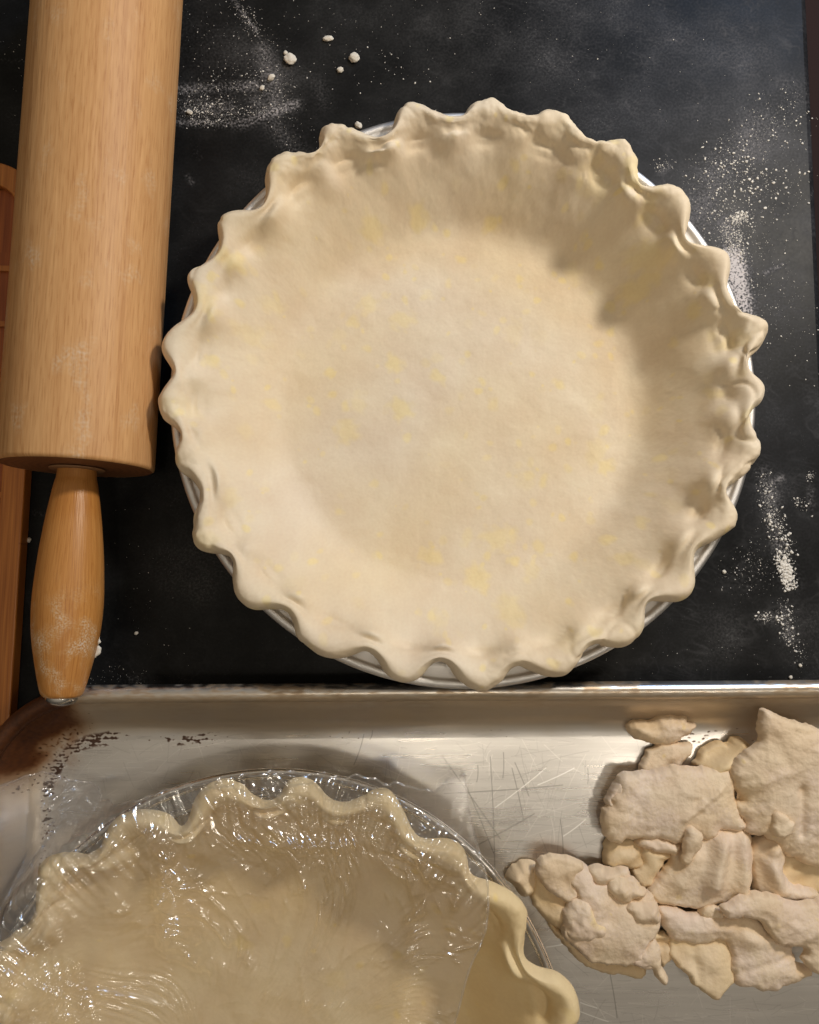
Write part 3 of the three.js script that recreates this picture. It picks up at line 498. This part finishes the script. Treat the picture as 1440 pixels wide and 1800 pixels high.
scrap('oblong thick dough slab with ragged left end, largest flat piece', scrapMat, T7([[180, 530], [270, 505], [400, 495], [520, 475], [650, 475], [770, 475], [870, 480], [900, 540], [905, 640], [930, 700], [945, 780], [985, 820], [970, 855], [930, 865], [870, 860], [820, 862], [800, 905], [730, 930], [690, 920], [650, 930], [600, 950], [540, 950], [470, 930], [380, 920], [300, 925], [230, 930], [180, 945], [130, 930], [90, 880], [75, 800], [85, 745], [140, 700], [130, 660], [170, 600]]), { y: 0.0105, t: 0.0062, w: 0.0035, k: 7, e: 0.0035, lump: 0.001 },
  [['fold', T7([[280, 935], [380, 905], [470, 930], [545, 950], [535, 1010], [470, 1015], [400, 985], [330, 965]]), { y: 0.008, t: 0.0055, k: 71 }], ['torn_corner', T7([[165, 560], [230, 530], [245, 580], [200, 620], [170, 680], [140, 720], [105, 700], [120, 640]]), { y: 0.0095, t: 0.006, k: 72, lump: 0.0015 }]]);
scrap('yellow flap of dough under the lower edge of the large right slab', scrapMat2, T8([[1240, 20], [1370, 60], [1520, 120], [1520, 240], [1440, 240], [1380, 215], [1280, 215], [1250, 130]]), { y: 0.005, t: 0.0045, k: 8 });
scrap('twisted strip of dough below the large right slab', scrapMat, T8([[1140, 30], [1180, -20], [1270, -20], [1290, 30], [1275, 90], [1270, 130], [1330, 200], [1430, 228], [1435, 250], [1330, 262], [1230, 247], [1165, 235], [1150, 170], [1140, 110]]), { y: 0.008, t: 0.0055, w: 0.004, k: 9, hump: ridge(1352, 1490, 1360, 1560, 0.004, 0.004) });
scrap('large raised dough slab with pointed top at the right edge', scrapMat, T7([[1068, 108], [1120, 115], [1180, 145], [1300, 180], [1440, 240], [1600, 330], [1700, 600], [1640, 1050], [1440, 1105], [1330, 1060], [1220, 1010], [1200, 960], [1130, 910], [1050, 910], [1010, 870], [990, 800], [940, 760], [935, 710], [980, 690], [975, 640], [930, 600], [905, 530], [910, 470], [960, 400], [1060, 310], [1075, 260], [1055, 230], [1064, 170]]), { y: 0.0155, t: 0.0055, w: 0.005, k: 10, tilt: [0.06, -0.12], e: 0.003, lump: 0.001 },
  [['nub', T7([[1140, 765], [1180, 755], [1270, 810], [1275, 850], [1240, 900], [1190, 905], [1150, 870], [1160, 830]]), { y: 0.0185, t: 0.005, k: 101, lump: 0.0012 }]]);
scrap('crumbly nub of dough at the far left tip of the scrap pile', scrapMat2, T8([[25, 175], [60, 130], [100, 98], [150, 110], [165, 160], [150, 240], [110, 240], [70, 205]]), { y: 0.004, t: 0.0065, lump: 0.002, e: 0.004, k: 11 });
scrap('yellow wedge of dough under the left flap of the crumpled clump', scrapMat2, T8([[140, 110], [160, 120], [240, 180], [330, 250], [320, 390], [250, 385], [180, 320], [143, 260], [145, 180]]), { y: 0.0045, t: 0.005, k: 12 });
scrap('thin pale dough flap at the upper left of the crumpled clump', scrapMat, T8([[160, 100], [200, 65], [290, 75], [370, 100], [345, 150], [330, 200], [358, 245], [310, 275], [250, 240], [195, 190]]), { y: 0.0115, t: 0.0042, k: 13, w: 0.003, tilt: [0.05, -0.1] });
scrap('crumpled dough clump with a ragged tail in the lower middle of the pile', scrapMat, T8([[305, 150], [360, 100], [410, 140], [420, 180], [480, 190], [560, 210], [600, 240], [680, 240], [715, 300], [720, 370], [690, 430], [660, 480], [720, 510], [690, 570], [630, 560], [560, 555], [410, 545], [370, 500], [300, 440], [290, 370], [300, 290], [355, 250], [320, 190]]), { y: 0.0095, t: 0.0058, w: 0.005, k: 14, lump: 0.0012 }, [
  ['lump', T8([[345, 260], [400, 270], [440, 330], [480, 380], [470, 440], [410, 450], [360, 455], [300, 430], [295, 370], [310, 300]]), { y: 0.0125, t: 0.0058, lump: 0.0022, e: 0.004, w: 0.003, k: 141 }],
  ['lump', T8([[490, 190], [560, 170], [620, 190], [660, 240], [600, 270], [560, 275], [510, 240]]), { y: 0.013, t: 0.0055, lump: 0.002, e: 0.004, k: 142 }],
  ['lump', T8([[580, 285], [640, 275], [710, 300], [718, 360], [640, 370], [590, 335]]), { y: 0.013, t: 0.005, lump: 0.002, e: 0.004, k: 145 }],
  ['tail', T8([[690, 450], [720, 480], [725, 560], [755, 630], [740, 642], [715, 610], [690, 570], [650, 560], [600, 550], [640, 500]]), { y: 0.0115, t: 0.0045, k: 143 }],
  ['lower_layer', T8([[220, 370], [290, 420], [380, 500], [420, 530], [530, 545], [650, 560], [635, 618], [560, 600], [440, 580], [360, 540], [290, 460], [240, 400]]), { y: 0.0045, t: 0.0045, k: 144 }, scrapMat2],
  ['shred', T8([[405, 140], [440, 115], [500, 130], [575, 130], [570, 170], [500, 190], [430, 185]]), { y: 0.0095, t: 0.0045, lump: 0.0016, k: 146 }]]);
scrap('brownish bit of dough joining the crumpled clump to the lower slab', scrapMat2, T8([[680, 390], [720, 420], [790, 440], [810, 500], [780, 530], [740, 570], [720, 520], [690, 470]]), { y: 0.0055, t: 0.0045, k: 15 });
scrap('smooth yellow pointed dough scrap at the bottom of the pile', scrapMat2, T8([[780, 440], [900, 430], [1030, 430], [1050, 520], [1052, 620], [1010, 660], [975, 708], [930, 680], [880, 640], [810, 560], [780, 530]]), { y: 0.008, t: 0.0045, k: 16, tilt: [0, 0.12] });
scrap('floury bent dough slab at the bottom right of the pile', scrapMat, T8([[720, 310], [780, 310], [860, 340], [920, 330], [1000, 330], [1130, 330], [1220, 400], [1310, 470], [1340, 560], [1410, 590], [1300, 650], [1200, 670], [1150, 655], [1080, 650], [1055, 600], [1045, 520], [1030, 450], [990, 450], [900, 465], [800, 460], [770, 420], [740, 370]]), { y: 0.0095, t: 0.0058, w: 0.004, k: 17, e: 0.003, lump: 0.001 },
  [['nub', T8([[915, 300], [960, 288], [1005, 318], [1000, 345], [920, 340]]), { y: 0.0105, t: 0.005, k: 171 }]]);
scrap('overlapping dough flap at the right edge below the twisted strip', scrapMat, T8([[1040, 285], [1150, 238], [1250, 255], [1350, 280], [1520, 290], [1520, 600], [1430, 590], [1380, 540], [1385, 480], [1300, 465], [1250, 450], [1200, 370], [1110, 335], [1045, 345], [1005, 300]]), { y: 0.0155, t: 0.0052, w: 0.003, k: 18, lump: 0.001 });

// ------------------------------------------------------------------ plastic wrap over the second pie
{
  const Y0 = 0.003, film = new THREE.MeshPhysicalMaterial({ color: new THREE.Color().setRGB(0.99, 0.985, 0.985), transmission: 0.965, thickness: 0, roughness: 0.18, ior: 2.2, side: THREE.DoubleSide });
  const topLine = [[-120, 1375], [0, 1372], [70, 1362], [120, 1372], [190, 1385], [260, 1375], [330, 1352], [400, 1336], [470, 1326], [540, 1322], [620, 1330], [700, 1348], [760, 1368], [818, 1362]].map(([x, y]) => at(x, y, 0.012));
  const rightLine = [[818, 1362], [836, 1400], [850, 1455], [846, 1500], [818, 1540], [800, 1600], [782, 1680], [766, 1790], [758, 1900]].map(([x, y]) => at(x, y, 0.035));
  const along = (l, t) => { const f = t * (l.length - 1), i = Math.min(l.length - 2, Math.floor(f)), k = (p) => l[clamp(p, 0, l.length - 1)]; return ['x', 'z'].map((c) => catmull(k(i - 1)[c], k(i)[c], k(i + 1)[c], k(i + 2)[c], f - i)); };
  const crease = (pts, w, h, lv = 0.04) => { const q = pts.map(([x, y]) => at(x, y, lv)), s = []; for (let i = 0; i + 1 < q.length; i++) s.push([q[i].x, q[i].z, q[i + 1].x, q[i + 1].z]); return (x, z) => { let d = 9; for (const k of s) d = Math.min(d, segDist(x, z, k)); return d < w * 3 ? h * Math.exp(-d / w) : 0; }; };
  const creases = [
    crease([[245, 1418], [285, 1455], [305, 1500], [325, 1570], [345, 1640], [348, 1690]], 0.0022, 0.00242), crease([[300, 1470], [340, 1510], [400, 1590], [440, 1640]], 0.0012, 0.00132), crease([[310, 1560], [308, 1640], [310, 1690]], 0.0016, 0.00176),
    crease([[60, 1375], [62, 1450], [48, 1560], [30, 1640], [22, 1750]], 0.002, 0.0022), crease([[75, 1380], [72, 1470]], 0.0012, 0.00132), crease([[30, 1440], [40, 1600]], 0.003, 0.0024), crease([[75, 1515], [150, 1455], [240, 1430]], 0.0012, 0.00132), crease([[425, 1455], [500, 1470], [600, 1472]], 0.0012, 0.00132), crease([[600, 1470], [580, 1560], [540, 1670]], 0.0016, 0.00168), crease([[535, 1545], [550, 1540]], 0.001, 0.0011), crease([[520, 1555], [545, 1540]], 0.001, 0.0011),
    crease([[590, 1790], [640, 1730]], 0.0009, 0.00099), crease([[690, 1380], [720, 1440], [740, 1500]], 0.0022, 0.0018), crease([[815, 1366], [840, 1440]], 0.0014, 0.00154), crease([[800, 1450], [805, 1520], [790, 1600]], 0.002, 0.0018), crease([[745, 1520], [742, 1600]], 0.0012, 0.0012), crease([[700, 1560], [730, 1620], [720, 1700], [700, 1790]], 0.0018, 0.0012), crease([[400, 1640], [440, 1680]], 0.001, 0.0011), crease([[520, 1340], [600, 1360], [700, 1378], [760, 1430]], 0.0012, 0.00132, 0.03), crease([[530, 1680], [540, 1760], [560, 1790]], 0.001, 0.0011), crease([[250, 1620], [310, 1585]], 0.0009, 0.00099), crease([[130, 1760], [150, 1730]], 0.0008, 0.00088),
  ];
  for (const [pts, w, h] of [[[[255, 1412], [285, 1460], [300, 1510], [318, 1570], [330, 1640]], 0.0042, 0.0046], [[[300, 1540], [350, 1590], [410, 1640], [450, 1690]], 0.003, 0.0026], [[[310, 1600], [308, 1660], [312, 1700]], 0.003, 0.0032], [[[62, 1370], [66, 1440], [52, 1540], [36, 1640]], 0.0044, 0.0046], [[[420, 1460], [520, 1470], [630, 1468]], 0.0028, 0.002],
    [[[630, 1470], [610, 1560], [560, 1660]], 0.0034, 0.0022], [[[720, 1400], [735, 1500], [728, 1600], [700, 1720]], 0.0036, 0.0026], [[[180, 1560], [300, 1620], [380, 1700]], 0.005, 0.0024], [[[60, 1700], [200, 1720], [340, 1770]], 0.005, 0.0024], [[[480, 1740], [580, 1760], [700, 1745]], 0.004, 0.002]]) creases.push(crease(pts, w, h));
  for (const [path, n] of [[[[292, 1450], [300, 1490], [318, 1545], [334, 1590], [345, 1640], [350, 1688]], 60], [[[306, 1560], [307, 1620], [310, 1690]], 20], [[[58, 1400], [60, 1450], [38, 1520], [32, 1585]], 26], [[[468, 1372], [460, 1400]], 5], [[[385, 1385], [395, 1410]], 5], [[[700, 1420], [716, 1500]], 9]])
    for (let k = 0; k < n; k++) {                                  // rungs across the bunched folds
      const f = (k + rnd() * 0.6) / n * (path.length - 1), i = Math.min(path.length - 2, Math.floor(f)), x = lerp(path[i][0], path[i + 1][0], f - i) + rr(-7, 7), y = lerp(path[i][1], path[i + 1][1], f - i), l = rr(5, 12);
      creases.push(crease([[x - l * 0.85, y - l * 0.5], [x + l * 0.85, y + l * 0.5]], rr(0.0009, 0.0015), rr(0.0009, 0.0015)));
    }
  for (let k = 0; k < 30; k++) {                                   // long thin tension creases running in from the rim
    const a = rr(-2.9, 0.5), c = at(480, 1880, 0.045), r0 = rr(0.10, 0.124), r1 = r0 - rr(0.02, 0.075), t = a + rr(-0.5, 0.5), q = 3730;
    const p0 = [480 + Math.cos(a) * r0 * 4150, 1876 + Math.sin(a) * r0 * 4150], p1 = [480 + Math.cos(t) * r1 * 4150, 1876 + Math.sin(t) * r1 * 4150];
    creases.push(crease([p0, [(p0[0] + p1[0]) / 2 + rr(-8, 8), (p0[1] + p1[1]) / 2 + rr(-8, 8)], p1], rr(0.0006, 0.0012), rr(0.0005, 0.0010)));
  }
  for (let i = 0; i < 60; i++) {
    const x = rr(10, 800), y = rr(1400, 1800), a = Math.PI * ns(x / 300, y / 300, 4) * 1.6 + (rnd() < 0.3 ? 1.4 : 0.7) + rr(-0.25, 0.25), l = rr(6, 46) * (rnd() < 0.15 ? 2 : 1), w = rr(0.0005, 0.0011);
    creases.push(crease([[x, y], [x + Math.cos(a) * l * 0.5 + rr(-2, 2), y + Math.sin(a) * l * 0.5 + rr(-2, 2)], [x + Math.cos(a) * l, y + Math.sin(a) * l]], w, w * rr(0.5, 1.0)));
  }
  const ridged = (x, z, s, k) => { const a = 1 - Math.abs(ns(x * s + 0.8 * ns(x * s * 0.5, z * s * 0.5, k), z * s, k)) * 2.2; return Math.max(0, a) ** 3; };
  const hash = (i, j, k) => { let h = (i * 374761393 + j * 668265263 + k * 2147483647) | 0; h = Math.imul(h ^ (h >>> 13), 1274126177); return ((h ^ (h >>> 16)) >>> 0) / 4294967296 - 0.5; };
  const facets = (x, z, k) => { const i = Math.floor(x), j = Math.floor(z), u = x - i, v = z - j, b = hash(i + 1, j, k), c = hash(i, j + 1, k); return u + v < 1 ? hash(i, j, k) * (1 - u - v) + b * u + c * v : hash(i + 1, j + 1, k) * (u + v - 1) + b * (1 - v) + c * (1 - u); };
  const crumple = (x, z, a, l, w, k) => { const t = a + 1.1 * ns(x * 9, z * 9, k), c = Math.cos(t), q = Math.sin(t); return facets((x * c + z * q) / l, (z * c - x * q) / w, k); };   // creased flat facets, l long and w wide
  const zones = [[45, 1500, 42], [190, 1450, 45], [150, 1720, 75], [120, 1600, 45], [712, 1450, 32], [805, 1500, 30], [610, 1335, 50], [430, 1385, 30], [320, 1640, 40], [560, 1480, 50]].map(([x, y, r]) => { const p = at(x, y, 0.035); return [p.x, p.z, r / 3900]; });
  const NX = 640, NZ = 560, zEnd = at(500, 1960, 0.03).z, left = at(-90, 1500, 0.02).x;
  const g = gridGeo(NX, NZ, (i, j) => {
    const s = i / NX, t = j / NZ, tp = along(topLine, s), rt = along(rightLine, t);
    const x = lerp(left + 0.002 * ns(t * 9, 1, 3), lerp(tp[0], tp[0], t), 1) * (1 - t) + lerp(left, rt[0], s) * t, zTop = tp[1] + 0.0015 * ns(s * 60, 2, 1), z = lerp(zTop, zEnd, t);
    const xx = lerp(x, lerp(left, rt[0], s), smooth(0, 0.25, t)), dx = (xx - P2.x) / K2, dz = (z - P2.z) / K2, r = Math.hypot(dx, dz), a = Math.atan2(dz, dx);
    const sag = 0.0105 * (1 - smooth(0.02, 0.114, r)) + 0.0035 * fbm(xx * 22, z * 22, 4, 2) * smooth(0.118, 0.09, r);
    let y = Y0 + 0.0490 - sag;
    const drop = smooth(0.1275, 0.146, r); y = lerp(y, 0.0075, drop);                        // falls from the edge to the metal
    const lf = tray.position.x - TW / 2; y = Math.max(y, 0.0268 * smooth(lf + 0.024, lf + 0.010, xx), lerp(0, 0.0262, smooth(tray.position.z - TD / 2 + 0.02, tray.position.z - TD / 2 + 0.006, z)));
    const rimZone = Math.exp(-(((r - 0.122) / 0.014) ** 2));
    y += rimZone * 0.0016 * (0.5 + 0.5 * Math.sin(a * 150 + 9 * ns(xx * 20, z * 20, 2))) * clamp(0.5 + ns(a * 7, 3, 1));
    for (const c of creases) { const h = c(xx, z); if (h) y += h * (0.55 + 0.9 * crumple(xx, z, 1.45, 0.006, 0.0014, 5)); }
    let zone = 0; for (const q of zones) zone = Math.max(zone, Math.exp(-(((xx - q[0]) ** 2 + (z - q[1]) ** 2) / (q[2] * q[2]))));
    const p1 = smooth(0.10, 0.30, fbm(xx * 17, z * 17, 3, 3) + 0.10 * rimZone + 0.2 * zone), p2 = smooth(0.12, 0.30, fbm(xx * 20, z * 20, 13, 3) + 0.06 * rimZone + 0.26 * zone), amp = 0.35 + 0.65 * smooth(-0.12, 0.3, fbm(xx * 14, z * 14, 9, 2));
    y += amp * 0.0016 * ridged(xx, z, 22, 2) + 0.0012 * facets(xx * 45 + 2 * ns(xx * 12, z * 12, 1), z * 45, 9);
    y += (0.015 + p1) * 0.0020 * crumple(xx, z, 0.9, 0.0085, 0.0032, 1) + (0.01 + p2) * 0.0013 * crumple(xx, z, 2.2, 0.005, 0.0019, 2) + (0.01 + Math.max(p1, p2)) * 0.0005 * crumple(xx, z, 0.2, 0.0022, 0.0012, 3);
    return [xx, Math.max(y, 0.0042), z, s, t];
  });
  const wrap = thing('plastic_wrap', 'crinkled clear plastic wrap stretched over the second pie on the baking sheet', 'plastic wrap');
  mesh('film', g, film, wrap);
  const gp = g.attributes.position, vert = (i, j) => { const k = j * (NX + 1) + i; return new THREE.Vector3(gp.getX(k), gp.getY(k), gp.getZ(k)); };
  const hem = (list) => new THREE.TubeGeometry(new THREE.CatmullRomCurve3(list), list.length * 2, 0.0005, 6, false);
  const e1 = [], e2 = []; for (let i = 40; i <= NX; i += 6) e1.push(vert(i, 0)); for (let j = 0; j <= NZ; j += 6) e2.push(vert(NX, j));
  mesh('rolled_edge', mergeGeometries([hem(e1), hem(e2)]), film, wrap);
}

// ------------------------------------------------------------------ crumbs and flour
function pebble(r, k, flat = 0.6, long = 1) {
  const g = mergeVertices(new THREE.IcosahedronGeometry(1, 5).deleteAttribute('normal').deleteAttribute('uv')); const p = g.attributes.position;
  for (let i = 0; i < p.count; i++) {
    const x = p.getX(i), y = p.getY(i), z = p.getZ(i), d = 1 + 0.5 * fbm(x * 1.3, y * 1.3, z * 1.3 + k, 3);
    p.setXYZ(i, x * d * r * long, Math.max(-0.35, y * d * flat) * r, z * d * r);
  }
  g.computeVertexNormals(); g.translate(0, 0.35 * r, 0); return g;
}
const crumbMat = new THREE.MeshStandardMaterial({ color: new THREE.Color().setRGB(0.76, 0.70, 0.60), roughness: 0.85 });
[
  ['oval dough crumb, topmost of the crumbs above the pie', 577, 67, 10, 5.5, 1.8, 0.1], ['flat shell shaped dough crumb, biggest of those above the pie', 511, 104, 13, 12, 0.85, 0.8],
  ['rounded dough crumb, rightmost of the larger crumbs above the pie', 623, 101, 9.5, 9, 1.05, 0.3], ['small dough crumb just left below the rightmost rounded crumb', 598, 122, 6, 5.5, 1.1, 0.2],
  ['bean shaped dough crumb, topmost of the small cluster near the rolling pin', 477, 135, 7, 5.5, 1.3, 0.7], ['small oval crumb, lowest of the cluster near the rolling pin', 461, 153, 4, 4, 1.2, 1.1],
  ['tiny crumb touching the top left of the shell shaped crumb', 502, 92, 4, 4, 1, 0], ['dough crumb at the top left rim of the pie pan', 630, 220, 7, 7, 0.85, 0.6],
  ['dough crumb in the flour beside the rolling pin, upper left', 333, 196, 7, 4.5, 1.4, -0.5], ['lone pale crumb on the counter below the rolling pin barrel', 239, 1113, 3.2, 3.2, 1, 0],
  ['lone crumb between the pie and the flour clump at right', 1274, 1005, 3.6, 3.4, 1, 0.4], ['crumb beside the far rim of the baking sheet at right', 1391, 1191, 3.6, 3.2, 1, 0.2], ['tiny crumb up and right of the crumb beside the far rim of the baking sheet', 1408, 1170, 3, 3, 1, 0.2],
  ['small pale crumb left of the rolling pin handle', 50, 949, 4.5, 4, 1.1, 0.7],
].forEach(([label, x, y, , r, long, turn], k) => {
  const p = at(x, y, 0.001), m = mesh('dough_crumb', pebble(r / 3730, k * 3.1, k === 1 ? 0.4 : 0.7, long), crumbMat); m.position.set(p.x, 0.0001, p.z); m.rotation.y = turn;
  tag(m, label, 'dough crumb');
});
{ // flakes of dough clinging to the handle
  const f = (name, label, pix, y, tilt) => { const m = mesh(name, slab(pix, { y, t: 0.0009, grow: 0, tilt, w: 0.0006, k: 3, step: 0.0003, e: 0.0006, lump: 0.0002 }), crumbMat); tag(m, label, 'dough flake'); };
  f('dough_flake', 'thin white flake of dough on the right flank of the handle, upper one', [[172, 1107], [176, 1118], [174, 1130], [168, 1142], [163, 1146], [164, 1135], [167, 1125], [170, 1115]], 0.0285, [0, 0]);
  f('dough_flake', 'thin white flake of dough on the right flank of the handle, lower one', [[175, 1136], [177, 1142], [170, 1152], [165, 1158], [160, 1156], [162, 1148], [168, 1144], [169, 1138]], 0.0275, [0, 0]);
}
{
  const bits = [];
  const put = (x, y, r) => { const p = at(x, y, 0); bits.push([p.x, p.z, r]); };
  const cloud = (x0, y0, x1, y1, w, n, r0, r1) => { for (let i = 0; i < n; i++) { const t = rnd(), q = (rnd() + rnd() + rnd() - 1.5) * w, q2 = (rnd() + rnd() + rnd() - 1.5) * w; put(lerp(x0, x1, t) + q, lerp(y0, y1, t) + q2, lerp(r0, r1 * 0.85, rnd() ** 6)); } };
  cloud(330, 60, 480, 60, 90, 170, 0.4, 1.6); cloud(330, 160, 480, 160, 50, 240, 0.4, 1.8); cloud(320, 190, 400, 200, 26, 320, 0.4, 2.0); cloud(410, 0, 470, 80, 14, 120, 0.4, 1.6); cloud(470, 90, 520, 250, 40, 200, 0.4, 1.5); cloud(500, 60, 760, 150, 90, 90, 0.4, 1.8); cloud(335, 216, 500, 186, 10, 260, 0.3, 1.3);
  cloud(1400, 190, 1260, 300, 60, 420, 0.4, 2.4); cloud(1250, 290, 1400, 340, 46, 420, 0.4, 3.0); cloud(1230, 330, 1330, 430, 60, 520, 0.4, 2.4); cloud(1290, 390, 1312, 378, 12, 220, 0.6, 2.6); cloud(1280, 400, 1300, 450, 22, 300, 0.5, 2.2); cloud(1250, 450, 1320, 560, 50, 260, 0.3, 1.6); cloud(1330, 420, 1400, 620, 70, 260, 0.3, 1.6);
  cloud(1345, 840, 1352, 900, 16, 160, 0.4, 2.2); cloud(1355, 900, 1385, 970, 20, 240, 0.5, 3.4); cloud(1374, 975, 1388, 1030, 13, 620, 0.7, 3.4); cloud(1340, 970, 1300, 1020, 46, 200, 0.3, 1.5); cloud(1335, 1085, 1350, 1085, 10, 60, 0.5, 3); cloud(1378, 1060, 1390, 1130, 18, 200, 0.4, 3); cloud(1395, 1120, 1410, 1160, 16, 60, 0.3, 1.6); cloud(1405, 880, 1415, 890, 14, 50, 0.4, 2.6); cloud(1424, 835, 1424, 842, 8, 40, 0.4, 2);
  cloud(700, 40, 1240, 120, 120, 130, 0.3, 1.3); cloud(160, 1190, 260, 1194, 22, 60, 0.3, 1.1); cloud(200, 900, 300, 1190, 70, 40, 0.3, 1.0); cloud(1000, 1150, 1400, 1175, 60, 60, 0.3, 1.0); cloud(20, 30, 40, 200, 30, 24, 0.3, 1.2); cloud(1150, 290, 1180, 290, 14, 60, 0.4, 1.8);
  const inst = new THREE.InstancedMesh(pebbleLow(), flourMat, bits.length), m = new THREE.Matrix4(), q = new THREE.Quaternion(), e = new THREE.Euler();
  bits.forEach(([x, z, r], i) => { const s = r / 3730; e.set(rr(-0.3, 0.3), rr(0, 6.3), rr(-0.3, 0.3)); q.setFromEuler(e); m.compose(new THREE.Vector3(x, s * 0.3, z), q, new THREE.Vector3(s * rr(0.7, 1.4), s * rr(0.4, 0.8), s * rr(0.7, 1.3))); inst.setMatrixAt(i, m); });
  inst.castShadow = inst.receiveShadow = true; inst.name = 'flour_grains'; scene.add(inst);
  tag(inst, 'white flour grains scattered over the black countertop', 'flour', null, 'stuff');
  function pebbleLow() { const g = mergeVertices(new THREE.IcosahedronGeometry(1, 1).deleteAttribute('normal').deleteAttribute('uv')), p = g.attributes.position; for (let i = 0; i < p.count; i++) { const d = 1 + 0.5 * ns(p.getX(i) * 1.7, p.getY(i) * 1.7, p.getZ(i) * 1.7); p.setXYZ(i, p.getX(i) * d, p.getY(i) * d, p.getZ(i) * d); } g.computeVertexNormals(); return g; }
}

renderer.render(scene, camera);
